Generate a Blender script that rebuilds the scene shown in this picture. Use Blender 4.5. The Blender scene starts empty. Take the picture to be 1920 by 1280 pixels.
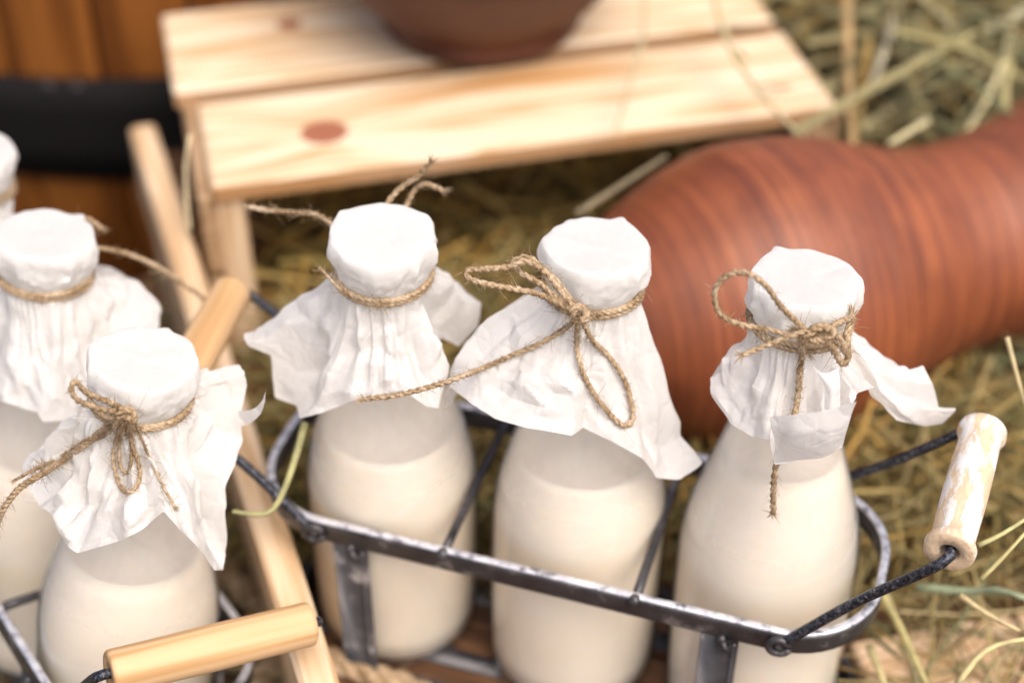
import bpy, math, random
import numpy as np
from mathutils import Vector, Matrix, noise
from mathutils.bvhtree import BVHTree
R = math.radians
scene = bpy.context.scene
COL = scene.collection

# ---------------------------------------------------------------- camera, sky, sun, exposure
PITCH, FPX, CAMZ = R(40), 3000.0, 0.60
cam_d = bpy.data.cameras.new("Camera")
cam = bpy.data.objects.new("Camera", cam_d); COL.objects.link(cam)
cam.location = (0, 0, CAMZ); cam.rotation_euler = (R(90) - PITCH, 0, 0)
cam_d.sensor_width = 36; cam_d.lens = FPX / 1920 * 36
cam_d.clip_start = 0.02; cam_d.clip_end = 200
cam_d.dof.use_dof = True; cam_d.dof.focus_distance = 0.598; cam_d.dof.aperture_fstop = 3.5
cam_d.dof.aperture_blades = 9
scene.camera = cam
SUN_EL, SUN_AZ = R(60), R(142)          # azimuth from +Y, negative = left
world = bpy.data.worlds.new("World"); scene.world = world; world.use_nodes = True
wn = world.node_tree; bg = wn.nodes["Background"]
sky = wn.nodes.new("ShaderNodeTexSky"); sky.sky_type = 'NISHITA'; sky.sun_disc = False
sky.sun_elevation = SUN_EL; sky.sun_rotation = SUN_AZ
sky.air_density = 0.7; sky.dust_density = 6.0; sky.ozone_density = 0.5
wn.links.new(sky.outputs[0], bg.inputs[0]); bg.inputs[1].default_value = 0.15
sun_d = bpy.data.lights.new("Sun", 'SUN'); sun = bpy.data.objects.new("Sun", sun_d); COL.objects.link(sun)
sun_d.energy = 1.0; sun_d.angle = R(50); sun_d.color = (1.0, 0.95, 0.89)
sd = Vector((math.sin(SUN_AZ) * math.cos(SUN_EL), math.cos(SUN_AZ) * math.cos(SUN_EL), math.sin(SUN_EL)))
sun.rotation_euler = sd.to_track_quat('Z', 'Y').to_euler()
scene.view_settings.view_transform = 'Standard'; scene.view_settings.look = 'None'
scene.view_settings.exposure = 0.61
cy = scene.cycles
cy.use_denoising = True; cy.max_bounces = 10; cy.diffuse_bounces = 5; cy.glossy_bounces = 4
cy.transmission_bounces = 8; cy.transparent_max_bounces = 24; cy.sample_clamp_indirect = 6

# ---------------------------------------------------------------- geometry helpers
FW = np.array([0, math.cos(PITCH), -math.sin(PITCH)])
UP = np.array([0, math.sin(PITCH), math.cos(PITCH)])
RX = np.array([1.0, 0, 0]); CC = np.array([0, 0, CAMZ])
ZU = np.array([0, 0, 1.0])
def ray(px, py): return (px - 960) / FPX * RX + (640 - py) / FPX * UP + FW
def at_depth(px, py, z): return CC + z * ray(px, py)
def at_height(px, py, h):
    d = ray(px, py); return CC + (h - CAMZ) / d[2] * d
def at_plane(px, py, pt, n):
    d = ray(px, py); return CC + ((np.asarray(pt) - CC) @ n) / (d @ n) * d
def unit(v): v = np.asarray(v, float); return v / np.linalg.norm(v)

WM = {}                                                   # world matrix of each root and of the meshes under it
def mesh_obj(name, V, F, mat, parent=None, smooth=True, world=True, colors=None):
    """links ONE mesh; V in world space (or in the parent's space with world=False)"""
    V = np.asarray(V, float)
    if parent is not None and world:
        M = np.array(WM[parent.name].inverted()); V = V @ M[:3, :3].T + M[:3, 3]
    me = bpy.data.meshes.new(name)
    me.from_pydata(V.tolist(), [], F)
    if smooth: me.polygons.foreach_set('use_smooth', [True] * len(me.polygons))
    if colors is not None:
        ca = me.color_attributes.new('tint', 'FLOAT_COLOR', 'POINT')
        ca.data.foreach_set('color', np.asarray(colors, dtype=np.float32).ravel())
    me.materials.append(mat); me.update()
    o = bpy.data.objects.new(name, me); COL.objects.link(o)
    if parent is not None: o.parent = parent; WM[o.name] = WM[parent.name]
    return o
def tag(o, label=None, cat=None, group=None, kind=None):
    if label: o['label'] = label
    if cat: o['category'] = cat
    if group: o['group'] = group
    if kind: o['kind'] = kind
    return o
def root(name, loc, X=None, Y=None, Z=None):
    o = bpy.data.objects.new(name, None); COL.objects.link(o); o.empty_display_size = 0.02
    M = Matrix.Identity(4)
    if X is not None:
        for i in range(3): M[i][0], M[i][1], M[i][2] = X[i], Y[i], Z[i]
    for i in range(3): M[i][3] = loc[i]
    o.matrix_local = M; WM[o.name] = M
    return o

class MB:
    def __init__(s): s.V = []; s.F = []
    def add(s, V, F):
        n = len(s.V); s.V += [list(map(float, v)) for v in V]; s.F += [[i + n for i in f] for f in F]
    def box(s, c, hx, hy, hz, X=(1,0,0), Y=(0,1,0), Z=(0,0,1), bev=0.0):
        """bevelled box: centre, half sizes, axes"""
        X, Y, Z, c = map(lambda a: np.asarray(a, float), (X, Y, Z, c)); b = min(bev, hx*.9, hy*.9, hz*.9)
        if b <= 0:
            P = [c + sx*hx*X + sy*hy*Y + sz*hz*Z for sx in (-1,1) for sy in (-1,1) for sz in (-1,1)]
            s.add(P, [[0,1,3,2],[4,6,7,5],[0,4,5,1],[2,3,7,6],[0,2,6,4],[1,5,7,3]]); return
        P = []; idx = {}
        for sx in (-1,1):
            for sy in (-1,1):
                for sz in (-1,1):
                    for k, d in enumerate(((0,b,b),(b,0,b),(b,b,0))):
                        idx[(sx,sy,sz,k)] = len(P)
                        P.append(c + sx*(hx-d[0])*X + sy*(hy-d[1])*Y + sz*(hz-d[2])*Z)
        F = []
        for sgn in (-1,1):
            q = [(-1,-1),(1,-1),(1,1),(-1,1)]
            if sgn < 0: q = q[::-1]
            F.append([idx[(sgn,a,d,0)] for a,d in q]); F.append([idx[(d,sgn,a,1)] for a,d in q]); F.append([idx[(a,d,sgn,2)] for a,d in q])
        for a in (-1,1):
            for d in (-1,1):
                F.append([idx[(a,d,-1,0)], idx[(a,d,1,0)], idx[(a,d,1,1)], idx[(a,d,-1,1)]])
                F.append([idx[(a,-1,d,0)], idx[(a,1,d,0)], idx[(a,1,d,2)], idx[(a,-1,d,2)]])
                F.append([idx[(-1,a,d,1)], idx[(1,a,d,1)], idx[(1,a,d,2)], idx[(-1,a,d,2)]])
                for e in (-1,1): F.append([idx[(a,d,e,k)] for k in range(3)])
        s.add(P, F)
    def tube(s, P, r, n=8, closed=False, cap=True):
        P = np.asarray(P, float); m = len(P); rr = np.broadcast_to(np.asarray(r, float), (m,))
        T = np.gradient(P, axis=0)
        if closed: T = np.roll(P,-1,0) - np.roll(P,1,0)
        T /= np.linalg.norm(T, axis=1)[:,None] + 1e-12
        a = np.array([0,0,1.]) if abs(T[0][2]) < .9 else np.array([1.,0,0])
        N = unit(a - (a@T[0])*T[0]); V = []
        for i in range(m):
            N = unit(N - (N@T[i])*T[i]); B = np.cross(T[i], N)
            for k in range(n):
                t = 2*math.pi*k/n; V.append(P[i] + rr[i]*(math.cos(t)*N + math.sin(t)*B))
        F = [[i*n+k, i*n+(k+1)%n, (i+1)*n+(k+1)%n, (i+1)*n+k] for i in range(m-1) for k in range(n)]
        if closed: F += [[(m-1)*n+k, (m-1)*n+(k+1)%n, (k+1)%n, k] for k in range(n)]
        elif cap: F += [list(range(n))[::-1], [(m-1)*n+k for k in range(n)]]
        s.add(V, F)
    def lathe(s, prof, n, c=(0,0,0), X=(1,0,0), Y=(0,1,0), Z=(0,0,1), close=False):
        X, Y, Z, c = map(lambda a: np.asarray(a, float), (X, Y, Z, c)); V = []
        for r, z in prof:
            for k in range(n):
                t = 2*math.pi*k/n; V.append(c + z*Z + r*(math.cos(t)*X + math.sin(t)*Y))
        m = len(prof)
        F = [[i*n+k, i*n+(k+1)%n, (i+1)*n+(k+1)%n, (i+1)*n+k] for i in range(m-1) for k in range(n)]
        if close: F += [[(m-1)*n+k, (m-1)*n+(k+1)%n, (k+1)%n, k] for k in range(n)]
        s.add(V, F)
    def ball(s, c, r, n=8):
        s.lathe([(r*math.sin(t)+1e-5, -r*math.cos(t)) for t in np.linspace(0, math.pi, n)], 10, c)
    def sweep(s, P, secs, closed=True):
        """sweep a section [(out, up)] along a horizontal loop P; secs constant"""
        P = np.asarray(P, float); m = len(P); T = np.roll(P,-1,0) - np.roll(P,1,0)
        V = []
        for i in range(m):
            t = unit(T[i]); o = np.cross(t, ZU)
            for (a, b) in secs: V.append(P[i] + a*o + b*ZU)
        n = len(secs)
        F = [[i*n+k, i*n+(k+1)%n, ((i+1)%m)*n+(k+1)%n, ((i+1)%m)*n+k] for i in range(m) for k in range(n)]
        s.add(V, F)
    def build(s, name, mat, parent=None, smooth=True, world=True): return mesh_obj(name, s.V, s.F, mat, parent, smooth, world)

def catmull(P, step):
    P = [np.asarray(p, float) for p in P]
    Q = [2*P[0]-P[1]] + P + [2*P[-1]-P[-2]]; out = []
    for i in range(1, len(Q)-2):
        p0, p1, p2, p3 = Q[i-1:i+3]; n = max(2, int(np.linalg.norm(p2-p1)/step))
        for k in range(n):
            t = k/n
            out.append(.5*((2*p1) + (-p0+p2)*t + (2*p0-5*p1+4*p2-p3)*t*t + (-p0+3*p1-3*p2+p3)*t**3))
    out.append(P[-1]); return np.array(out)

# ---------------------------------------------------------------- materials
def mat(name, base=(.5,.5,.5), rough=.6, metal=0.0, spec=.5):
    m = bpy.data.materials.new(name); m.use_nodes = True
    b = m.node_tree.nodes["Principled BSDF"]
    b.inputs["Base Color"].default_value = (*base, 1); b.inputs["Roughness"].default_value = rough
    b.inputs["Metallic"].default_value = metal; b.inputs["Specular IOR Level"].default_value = spec
    return m, m.node_tree, b
def nd(nt, t, **kw):
    n = nt.nodes.new(t)
    for k, v in kw.items():
        if k in n.inputs.keys() if hasattr(n.inputs, 'keys') else False: n.inputs[k].default_value = v
        else: setattr(n, k, v)
    return n
def mapping(nt, scale, src='Object'):
    tc = nt.nodes.new('ShaderNodeTexCoord'); mp = nt.nodes.new('ShaderNodeMapping')
    nt.links.new(tc.outputs[src], mp.inputs[0]); mp.inputs['Scale'].default_value = scale; return mp
def noise_n(nt, vec, scale, detail=4, rough=.55, dist=0.0, rnd=False):
    n = nt.nodes.new('ShaderNodeTexNoise'); n.inputs['Scale'].default_value = scale; n.inputs['Detail'].default_value = detail
    n.inputs['Roughness'].default_value = rough; n.inputs['Distortion'].default_value = dist
    nt.links.new(vec.outputs[0], n.inputs['Vector'])
    if rnd:
        n.noise_dimensions = '4D'; oi = nt.nodes.new('ShaderNodeObjectInfo'); mu = nt.nodes.new('ShaderNodeMath'); mu.operation = 'MULTIPLY'
        mu.inputs[1].default_value = 37.0; nt.links.new(oi.outputs['Random'], mu.inputs[0]); nt.links.new(mu.outputs[0], n.inputs['W'])
    return n
def ramp(nt, fac, stops, interp='LINEAR'):
    r = nt.nodes.new('ShaderNodeValToRGB'); r.color_ramp.interpolation = interp
    while len(r.color_ramp.elements) < len(stops): r.color_ramp.elements.new(.5)
    for e, (p, c) in zip(r.color_ramp.elements, stops): e.position = p; e.color = (*c, 1) if len(c) == 3 else c
    nt.links.new(fac, r.inputs[0]); return r
def bump(nt, b, h, strength, dist):
    n = nt.nodes.new('ShaderNodeBump'); n.inputs['Strength'].default_value = strength; n.inputs['Distance'].default_value = dist
    nt.links.new(h, n.inputs['Height']); nt.links.new(n.outputs[0], b.inputs['Normal']); return n
def mixc(nt, fac, a, b, mode='MIX'):
    m = nt.nodes.new('ShaderNodeMix'); m.data_type = 'RGBA'; m.blend_type = mode
    for sock, v in ((m.inputs[0], fac), (m.inputs[6], a), (m.inputs[7], b)):
        if hasattr(v, 'links') or isinstance(v, bpy.types.NodeSocket): nt.links.new(v, sock)
        elif isinstance(v, (int, float)): sock.default_value = v
        else: sock.default_value = (*v, 1)
    return m.outputs[2]
def math_n(nt, op, a, b=None):
    m = nt.nodes.new('ShaderNodeMath'); m.operation = op
    for i, v in enumerate((a, b)):
        if v is None: continue
        if isinstance(v, (int, float)): m.inputs[i].default_value = v
        else: nt.links.new(v, m.inputs[i])
    return m.outputs[0]

def paper_mat():
    m, nt, b = mat("wax_paper", (.93,.92,.89), .45, 0, .4)
    mp = mapping(nt, (1,1,1))
    n1 = noise_n(nt, mp, 900, 3); n2 = noise_n(nt, mp, 85, 3, .5, .6)
    v = nt.nodes.new('ShaderNodeTexVoronoi'); v.feature = 'DISTANCE_TO_EDGE'; v.inputs['Scale'].default_value = 95
    ad = nt.nodes.new('ShaderNodeVectorMath'); ad.operation = 'MULTIPLY_ADD'
    nn = noise_n(nt, mp, 60, 2); nt.links.new(nn.outputs['Color'], ad.inputs[0]); ad.inputs[1].default_value = (.012,.012,.012); nt.links.new(mp.outputs[0], ad.inputs[2])
    nt.links.new(ad.outputs[0], v.inputs['Vector'])
    c = math_n(nt, 'MINIMUM', v.outputs['Distance'], .16)
    sz = nt.nodes.new('ShaderNodeSeparateXYZ'); nt.links.new(mp.outputs[0], sz.inputs[0])   # stretched flat over the mouth, creased below
    msk = ramp(nt, math_n(nt, 'MULTIPLY', sz.outputs[2], 4.0), [(.885,(1,1,1)), (.912,(.10,.10,.10))]).outputs[0]
    h = math_n(nt, 'MULTIPLY', msk, math_n(nt, 'ADD', math_n(nt, 'MULTIPLY', c, 2.2), math_n(nt, 'MULTIPLY', n2.outputs[0], .8)))
    h = math_n(nt, 'ADD', h, math_n(nt, 'MULTIPLY', n1.outputs[0], .16))
    ml = noise_n(nt, mp, 420, 4, .7); cr_ = ramp(nt, ml.outputs[0], [(.3,(.86,.855,.835)), (.62,(.94,.935,.915))]); nt.links.new(cr_.outputs[0], b.inputs[0])
    bp = bump(nt, b, h, .60, .0010)
    tr = nt.nodes.new('ShaderNodeBsdfTranslucent'); tr.inputs[0].default_value = (.96,.93,.87,1)
    mx = nt.nodes.new('ShaderNodeMixShader'); mx.inputs[0].default_value = .42
    nt.links.new(bp.outputs[0], tr.inputs['Normal'])
    nt.links.new(b.outputs[0], mx.inputs[1]); nt.links.new(tr.outputs[0], mx.inputs[2])
    tp = nt.nodes.new('ShaderNodeBsdfTransparent'); mx2 = nt.nodes.new('ShaderNodeMixShader'); mx2.inputs[0].default_value = .10
    nt.links.new(mx.outputs[0], mx2.inputs[1]); nt.links.new(tp.outputs[0], mx2.inputs[2])
    nt.links.new(mx2.outputs[0], nt.nodes["Material Output"].inputs[0]); return m
def glass_mat(name, film):
    m = bpy.data.materials.new(name); m.use_nodes = True; nt = m.node_tree; nt.nodes.remove(nt.nodes["Principled BSDF"])
    out = nt.nodes["Material Output"]
    tp = nt.nodes.new('ShaderNodeBsdfTransparent'); tp.inputs[0].default_value = (.97,.985,.98,1)
    lw = nt.nodes.new('ShaderNodeLayerWeight'); lw.inputs[0].default_value = .35
    tr_ = ramp(nt, lw.outputs['Facing'], [(.45,(.975,.985,.98)), (.98,(.62,.68,.67))]); nt.links.new(tr_.outputs[0], tp.inputs[0])
    gl = nt.nodes.new('ShaderNodeBsdfGlossy'); gl.inputs['Roughness'].default_value = .04
    fr = nt.nodes.new('ShaderNodeFresnel'); gm = nt.nodes.new('ShaderNodeNewGeometry')
    nt.links.new(math_n(nt, 'SUBTRACT', 1.5, math_n(nt, 'MULTIPLY', gm.outputs['Backfacing'], .8333)), fr.inputs[0])   # thin wall: the same index from both sides
    mx = nt.nodes.new('ShaderNodeMixShader'); nt.links.new(fr.outputs[0], mx.inputs[0])
    src = tp
    if film > 0:
        mp = mapping(nt, (1,1,1)); n = noise_n(nt, mp, 40, 4, .6, .8)
        sp = nt.nodes.new('ShaderNodeSeparateXYZ'); nt.links.new(mp.outputs[0], sp.inputs[0])
        hz = ramp(nt, math_n(nt, 'MULTIPLY', sp.outputs[2], 4.0), [(.40,(.12,)*3), (.50,(1,)*3)])
        f0 = ramp(nt, n.outputs[0], [(.3,(film*.85,)*3), (.7,(film*1.1,)*3)])
        f = nt.nodes.new('ShaderNodeMix'); f.data_type = 'RGBA'; f.blend_type = 'MULTIPLY'; f.inputs[0].default_value = 1
        nt.links.new(f0.outputs[0], f.inputs[6]); nt.links.new(hz.outputs[0], f.inputs[7])
        df = nt.nodes.new('ShaderNodeBsdfDiffuse'); df.inputs[0].default_value = (.93,.93,.92,1)
        tl = nt.nodes.new('ShaderNodeBsdfTranslucent'); tl.inputs[0].default_value = (.93,.92,.90,1)
        d2 = nt.nodes.new('ShaderNodeMixShader'); d2.inputs[0].default_value = .45
        nt.links.new(df.outputs[0], d2.inputs[1]); nt.links.new(tl.outputs[0], d2.inputs[2])
        m2 = nt.nodes.new('ShaderNodeMixShader'); nt.links.new(f.outputs[2], m2.inputs[0])
        nt.links.new(tp.outputs[0], m2.inputs[1]); nt.links.new(d2.outputs[0], m2.inputs[2]); src = m2
    nt.links.new(src.outputs[0], mx.inputs[1]); nt.links.new(gl.outputs[0], mx.inputs[2]); nt.links.new(mx.outputs[0], out.inputs[0]); return m
def milk_mat():
    m, nt, b = mat("milk", (.88,.79,.66), .35, 0, .3)
    b.inputs['Subsurface Weight'].default_value = .6; b.inputs['Subsurface Radius'].default_value = (.004,.003,.002); b.inputs['Subsurface Scale'].default_value = 1.0
    mp = mapping(nt, (1,1,1)); n = noise_n(nt, mp, 28, 3)
    r = ramp(nt, n.outputs[0], [(.3,(.89,.77,.625)), (.7,(.915,.82,.69))]); nt.links.new(r.outputs[0], b.inputs[0]); return m
def jute_mat():
    m, nt, b = mat("jute", (.45,.31,.18), .9, 0, .1)
    mp = mapping(nt, (1,1,1)); n = noise_n(nt, mp, 700, 3); n2 = noise_n(nt, mp, 90, 2)
    f = math_n(nt, 'ADD', math_n(nt, 'MULTIPLY', n.outputs[0], .6), math_n(nt, 'MULTIPLY', n2.outputs[0], .4))
    r = ramp(nt, f, [(.32,(.14,.085,.042)), (.48,(.36,.255,.15)), (.66,(.60,.48,.34))]); nt.links.new(r.outputs[0], b.inputs[0])
    bump(nt, b, n.outputs[0], .5, .0004)
    return m
def steel_mat():
    m, nt, b = mat("worn_steel", (.2,.2,.21), .42, .45, .6)
    mp = mapping(nt, (1,1,1)); n = noise_n(nt, mp, 62, 5, .6); n2 = noise_n(nt, mp, 700, 3)
    f = math_n(nt, 'ADD', math_n(nt, 'MULTIPLY', n.outputs[0], .85), math_n(nt, 'MULTIPLY', n2.outputs[0], .15))
    r = ramp(nt, f, [(.33,(.012,.012,.014)), (.42,(.052,.050,.054)), (.57,(.082,.078,.081)), (.67,(.36,.335,.32))]); nt.links.new(r.outputs[0], b.inputs[0])
    rr = ramp(nt, f, [(.4,(.32,)*3), (.65,(.6,)*3)]); nt.links.new(rr.outputs[0], b.inputs['Roughness'])
    bump(nt, b, f, .35, .0006); return m
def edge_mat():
    m, nt, b = mat("bare_steel_gleam", (.7,.7,.72), .38, .5, .6)  # worn bead, its colour lightened to stand for the sky's reflection
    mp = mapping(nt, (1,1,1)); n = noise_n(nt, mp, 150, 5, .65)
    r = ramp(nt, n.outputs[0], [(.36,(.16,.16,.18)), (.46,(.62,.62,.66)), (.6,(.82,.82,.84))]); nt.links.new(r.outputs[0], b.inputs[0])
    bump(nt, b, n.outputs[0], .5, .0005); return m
def wire_mat():
    m, nt, b = mat("bail_wire", (.1,.1,.12), .4, .6, .5)
    mp = mapping(nt, (1,1,1)); n = noise_n(nt, mp, 620, 6, .75)
    r = ramp(nt, n.outputs[0], [(.42,(.014,.016,.024)), (.56,(.075,.08,.10)), (.70,(.40,.40,.43))]); nt.links.new(r.outputs[0], b.inputs[0])
    bump(nt, b, n.outputs[0], .5, .0005); return m
def pine_mat(name, light, mid, dark, knots=(), stain=None, rough=.55, freq=1.0, axis='X', edge=None):
    """grain along object X; knots: (x, y, radius) in object space"""
    m, nt, b = mat(name, mid, rough, 0, .35)
    tc = nt.nodes.new('ShaderNodeTexCoord'); sp = nt.nodes.new('ShaderNodeSeparateXYZ'); nt.links.new(tc.outputs['Object'], sp.inputs[0])
    X, Y, Z = sp.outputs; acc = None; core = None
    if axis == 'Z': X, Z = Z, X
    for (kx, ky, kr) in knots:
        dx = math_n(nt, 'MULTIPLY', math_n(nt, 'SUBTRACT', X, kx), 1/(kr*2.4)); dy = math_n(nt, 'MULTIPLY', math_n(nt, 'SUBTRACT', Y, ky), 1/(kr*1.5))
        d2 = math_n(nt, 'ADD', math_n(nt, 'POWER', math_n(nt, 'ABSOLUTE', dx), 2.0), math_n(nt, 'POWER', math_n(nt, 'ABSOLUTE', dy), 2.0))
        bulge = math_n(nt, 'DIVIDE', math_n(nt, 'MULTIPLY', dy, kr*2.2), math_n(nt, 'ADD', d2, .45))
        acc = bulge if acc is None else math_n(nt, 'ADD', acc, bulge)
        ex = math_n(nt, 'MULTIPLY', math_n(nt, 'SUBTRACT', X, kx), 1/(kr*1.12)); ey = math_n(nt, 'MULTIPLY', math_n(nt, 'SUBTRACT', Y, ky), 1/kr)
        e2 = math_n(nt, 'ADD', math_n(nt, 'MULTIPLY', ex, ex), math_n(nt, 'MULTIPLY', ey, ey))
        cr = ramp(nt, e2, [(.80,(1,1,1)), (.98,(0,0,0))]).outputs[0]
        core = cr if core is None else math_n(nt, 'MAXIMUM', core, cr)
    yy = Y if acc is None else math_n(nt, 'ADD', Y, acc)
    cb = nt.nodes.new('ShaderNodeCombineXYZ')
    nt.links.new(math_n(nt, 'MULTIPLY', X, 4.0*freq), cb.inputs[0]); nt.links.new(math_n(nt, 'MULTIPLY', yy, 60.0*freq), cb.inputs[1]); nt.links.new(math_n(nt, 'MULTIPLY', Z, 60.0*freq), cb.inputs[2])
    n1 = noise_n(nt, cb, 1.0, 3, .5, .5, rnd=True)
    cb2 = nt.nodes.new('ShaderNodeCombineXYZ')
    nt.links.new(math_n(nt, 'MULTIPLY', X, 14.0), cb2.inputs[0]); nt.links.new(math_n(nt, 'MULTIPLY', yy, 700.0), cb2.inputs[1]); nt.links.new(math_n(nt, 'MULTIPLY', Z, 700.0), cb2.inputs[2])
    n2 = noise_n(nt, cb2, 1.0, 2, .5, 0, rnd=True)
    rings = math_n(nt, 'SINE', math_n(nt, 'MULTIPLY', n1.outputs[0], 34.0))
    rings = math_n(nt, 'ADD', math_n(nt, 'MULTIPLY', rings, .28), .4)
    f = math_n(nt, 'ADD', math_n(nt, 'MULTIPLY', rings, .78), math_n(nt, 'MULTIPLY', n2.outputs[0], .22))
    r = ramp(nt, f, [(.2,light), (.48,mid), (.78,dark)]); colr = r.outputs[0]
    if stain:
        (x0, y0, ax, ay, sc) = stain
        dx = math_n(nt, 'MULTIPLY', math_n(nt, 'SUBTRACT', X, x0), 1/ax); dy = math_n(nt, 'MULTIPLY', math_n(nt, 'SUBTRACT', yy, y0), 1/ay)
        d2 = math_n(nt, 'ADD', math_n(nt, 'MULTIPLY', dx, dx), math_n(nt, 'MULTIPLY', dy, dy))
        d2 = math_n(nt, 'ADD', d2, math_n(nt, 'MULTIPLY', math_n(nt, 'SUBTRACT', n1.outputs[0], .5), 2.2))
        fs = ramp(nt, d2, [(.25,(.85,)*3), (1.0,(0,0,0))]).outputs[0]
        colr = mixc(nt, fs, colr, sc)
    if core is not None: colr = mixc(nt, core, colr, (.34,.13,.075))
    if edge is not None:                                  # upright faces: shade of slat fronts and gap painted into the colour
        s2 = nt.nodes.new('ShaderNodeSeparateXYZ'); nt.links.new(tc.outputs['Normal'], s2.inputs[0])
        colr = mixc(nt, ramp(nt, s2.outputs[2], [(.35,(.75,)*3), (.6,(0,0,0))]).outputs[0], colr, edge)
    nt.links.new(colr, b.inputs[0]); bump(nt, b, f, .25, .0006); return m
def clay_mat(name, a, c, d, rough, coat):
    m, nt, b = mat(name, a, rough, 0, .5)
    mp = mapping(nt, (6,6,470)); n = noise_n(nt, mp, 1.0, 5, .62, .2)
    mp2 = mapping(nt, (1,1,1)); n2 = noise_n(nt, mp2, 32, 4, .6)
    mp3 = mapping(nt, (22,22,75)); n3 = noise_n(nt, mp3, 1.0, 3, .5, .3)
    f = math_n(nt, 'ADD', math_n(nt, 'MULTIPLY', n.outputs[0], .74), math_n(nt, 'MULTIPLY', n3.outputs[0], .26))
    r = ramp(nt, f, [(.36,d), (.5,a), (.64,c)])
    dk = ramp(nt, n2.outputs[0], [(.34,(.80,.78,.80)), (.55,(1,1,1))])
    nt.links.new(mixc(nt, 1.0, r.outputs[0], dk.outputs[0], 'MULTIPLY'), b.inputs[0])
    b.inputs['Coat Weight'].default_value = coat; b.inputs['Coat Roughness'].default_value = .38
    bump(nt, b, n.outputs[0], .3, .0008); return m
def chip_mat():
    m, nt, b = mat("chipped_paint_wood", (.7,.6,.5), .6, 0, .35)
    mp = mapping(nt, (1,1,.33)); n = noise_n(nt, mp, 135, 6, .68, .15); n2 = noise_n(nt, mp, 600, 3)
    wd = ramp(nt, n2.outputs[0], [(.3,(.62,.45,.28)), (.7,(.74,.58,.40))]).outputs[0]
    pk = ramp(nt, n.outputs[0], [(.475,(0,0,0)), (.52,(.7,.7,.7)), (.60,(.95,.95,.95))]).outputs[0]
    n3 = noise_n(nt, mp, 230, 4); gr = ramp(nt, n3.outputs[0], [(.26,(.25,.17,.11)), (.31,(1,1,1))]).outputs[0]
    sp = nt.nodes.new('ShaderNodeSeparateXYZ'); nt.links.new(mp.outputs[0], sp.inputs[0])
    en = ramp(nt, math_n(nt, 'MULTIPLY', sp.outputs[2], 100.0), [(.012,(0,0,0)), (.03,(1,1,1))]).outputs[0]   # the sawn end is bare
    c = mixc(nt, math_n(nt, 'MULTIPLY', pk, en), wd, (.80,.79,.77)); c = mixc(nt, 1.0, c, gr, 'MULTIPLY')
    nt.links.new(c, b.inputs[0]); bump(nt, b, pk, .5, .0006); return m
def tint_mat(name, rough=.7):
    m, nt, b = mat(name, (.4,.35,.2), rough, 0, .3)
    a = nt.nodes.new('ShaderNodeAttribute'); a.attribute_name = 'tint'
    mp = mapping(nt, (1,1,1)); n = noise_n(nt, mp, 160, 3)
    k = ramp(nt, n.outputs[0], [(.3,(.7,.7,.7)), (.7,(1.15,1.12,1.05))])
    nt.links.new(mixc(nt, 1.0, a.outputs['Color'], k.outputs[0], 'MULTIPLY'), b.inputs[0]); return m
def soil_mat():
    m, nt, b = mat("ground_litter", (.10,.07,.04), .95, 0, .1)
    mp = mapping(nt, (1,1,1)); n = noise_n(nt, mp, 60, 6, .65); n2 = noise_n(nt, mp, 9, 3)
    f = math_n(nt, 'ADD', math_n(nt, 'MULTIPLY', n.outputs[0], .7), math_n(nt, 'MULTIPLY', n2.outputs[0], .3))
    r = ramp(nt, f, [(.35,(.045,.028,.014)), (.5,(.11,.07,.035)), (.68,(.24,.17,.085))]); nt.links.new(r.outputs[0], b.inputs[0])
    bump(nt, b, n.outputs[0], .8, .006); return m

M_paper = paper_mat(); M_glass = glass_mat("bottle_glass", .42); M_milk = milk_mat(); M_jute = jute_mat()
M_steel = steel_mat(); M_wire = wire_mat(); M_chip = chip_mat(); M_hay = tint_mat("dry_hay"); M_soil = soil_mat()
M_clay = clay_mat("red_clay", (.225,.060,.021), (.33,.098,.032), (.15,.038,.017), .52, .08)
M_pot = clay_mat("brown_clay", (.095,.027,.012), (.13,.038,.017), (.055,.015,.008), .5, .0)
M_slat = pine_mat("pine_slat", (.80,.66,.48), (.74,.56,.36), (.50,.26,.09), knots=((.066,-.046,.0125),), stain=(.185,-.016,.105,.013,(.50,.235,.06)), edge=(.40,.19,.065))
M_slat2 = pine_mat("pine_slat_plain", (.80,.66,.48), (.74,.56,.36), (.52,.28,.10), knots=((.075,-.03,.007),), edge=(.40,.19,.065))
M_pine = pine_mat("pine_board", (.76,.58,.39), (.67,.47,.28), (.46,.27,.13))
M_pine_shade = pine_mat('shaded_pine_board', (.50,.34,.20), (.42,.27,.145), (.28,.16,.08))  # pine with the shade on the crate's ends put into its colour
M_floor = pine_mat("amber_plank", (.19,.095,.045), (.12,.056,.026), (.055,.025,.012), rough=.6)
M_stave = pine_mat("barrel_stave", (.27,.095,.018), (.18,.058,.010), (.085,.026,.005), rough=.45, freq=.35)
M_hoop = mat("black_iron", (.010,.009,.009), .75, 0, .15)[0]
M_grip = pine_mat("bare_beech", (.66,.44,.24), (.58,.36,.17), (.42,.23,.095), axis="Z", freq=.8)
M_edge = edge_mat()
M_rust = mat("rivet_steel", (.07,.06,.06), .5, .5)[0]

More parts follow.
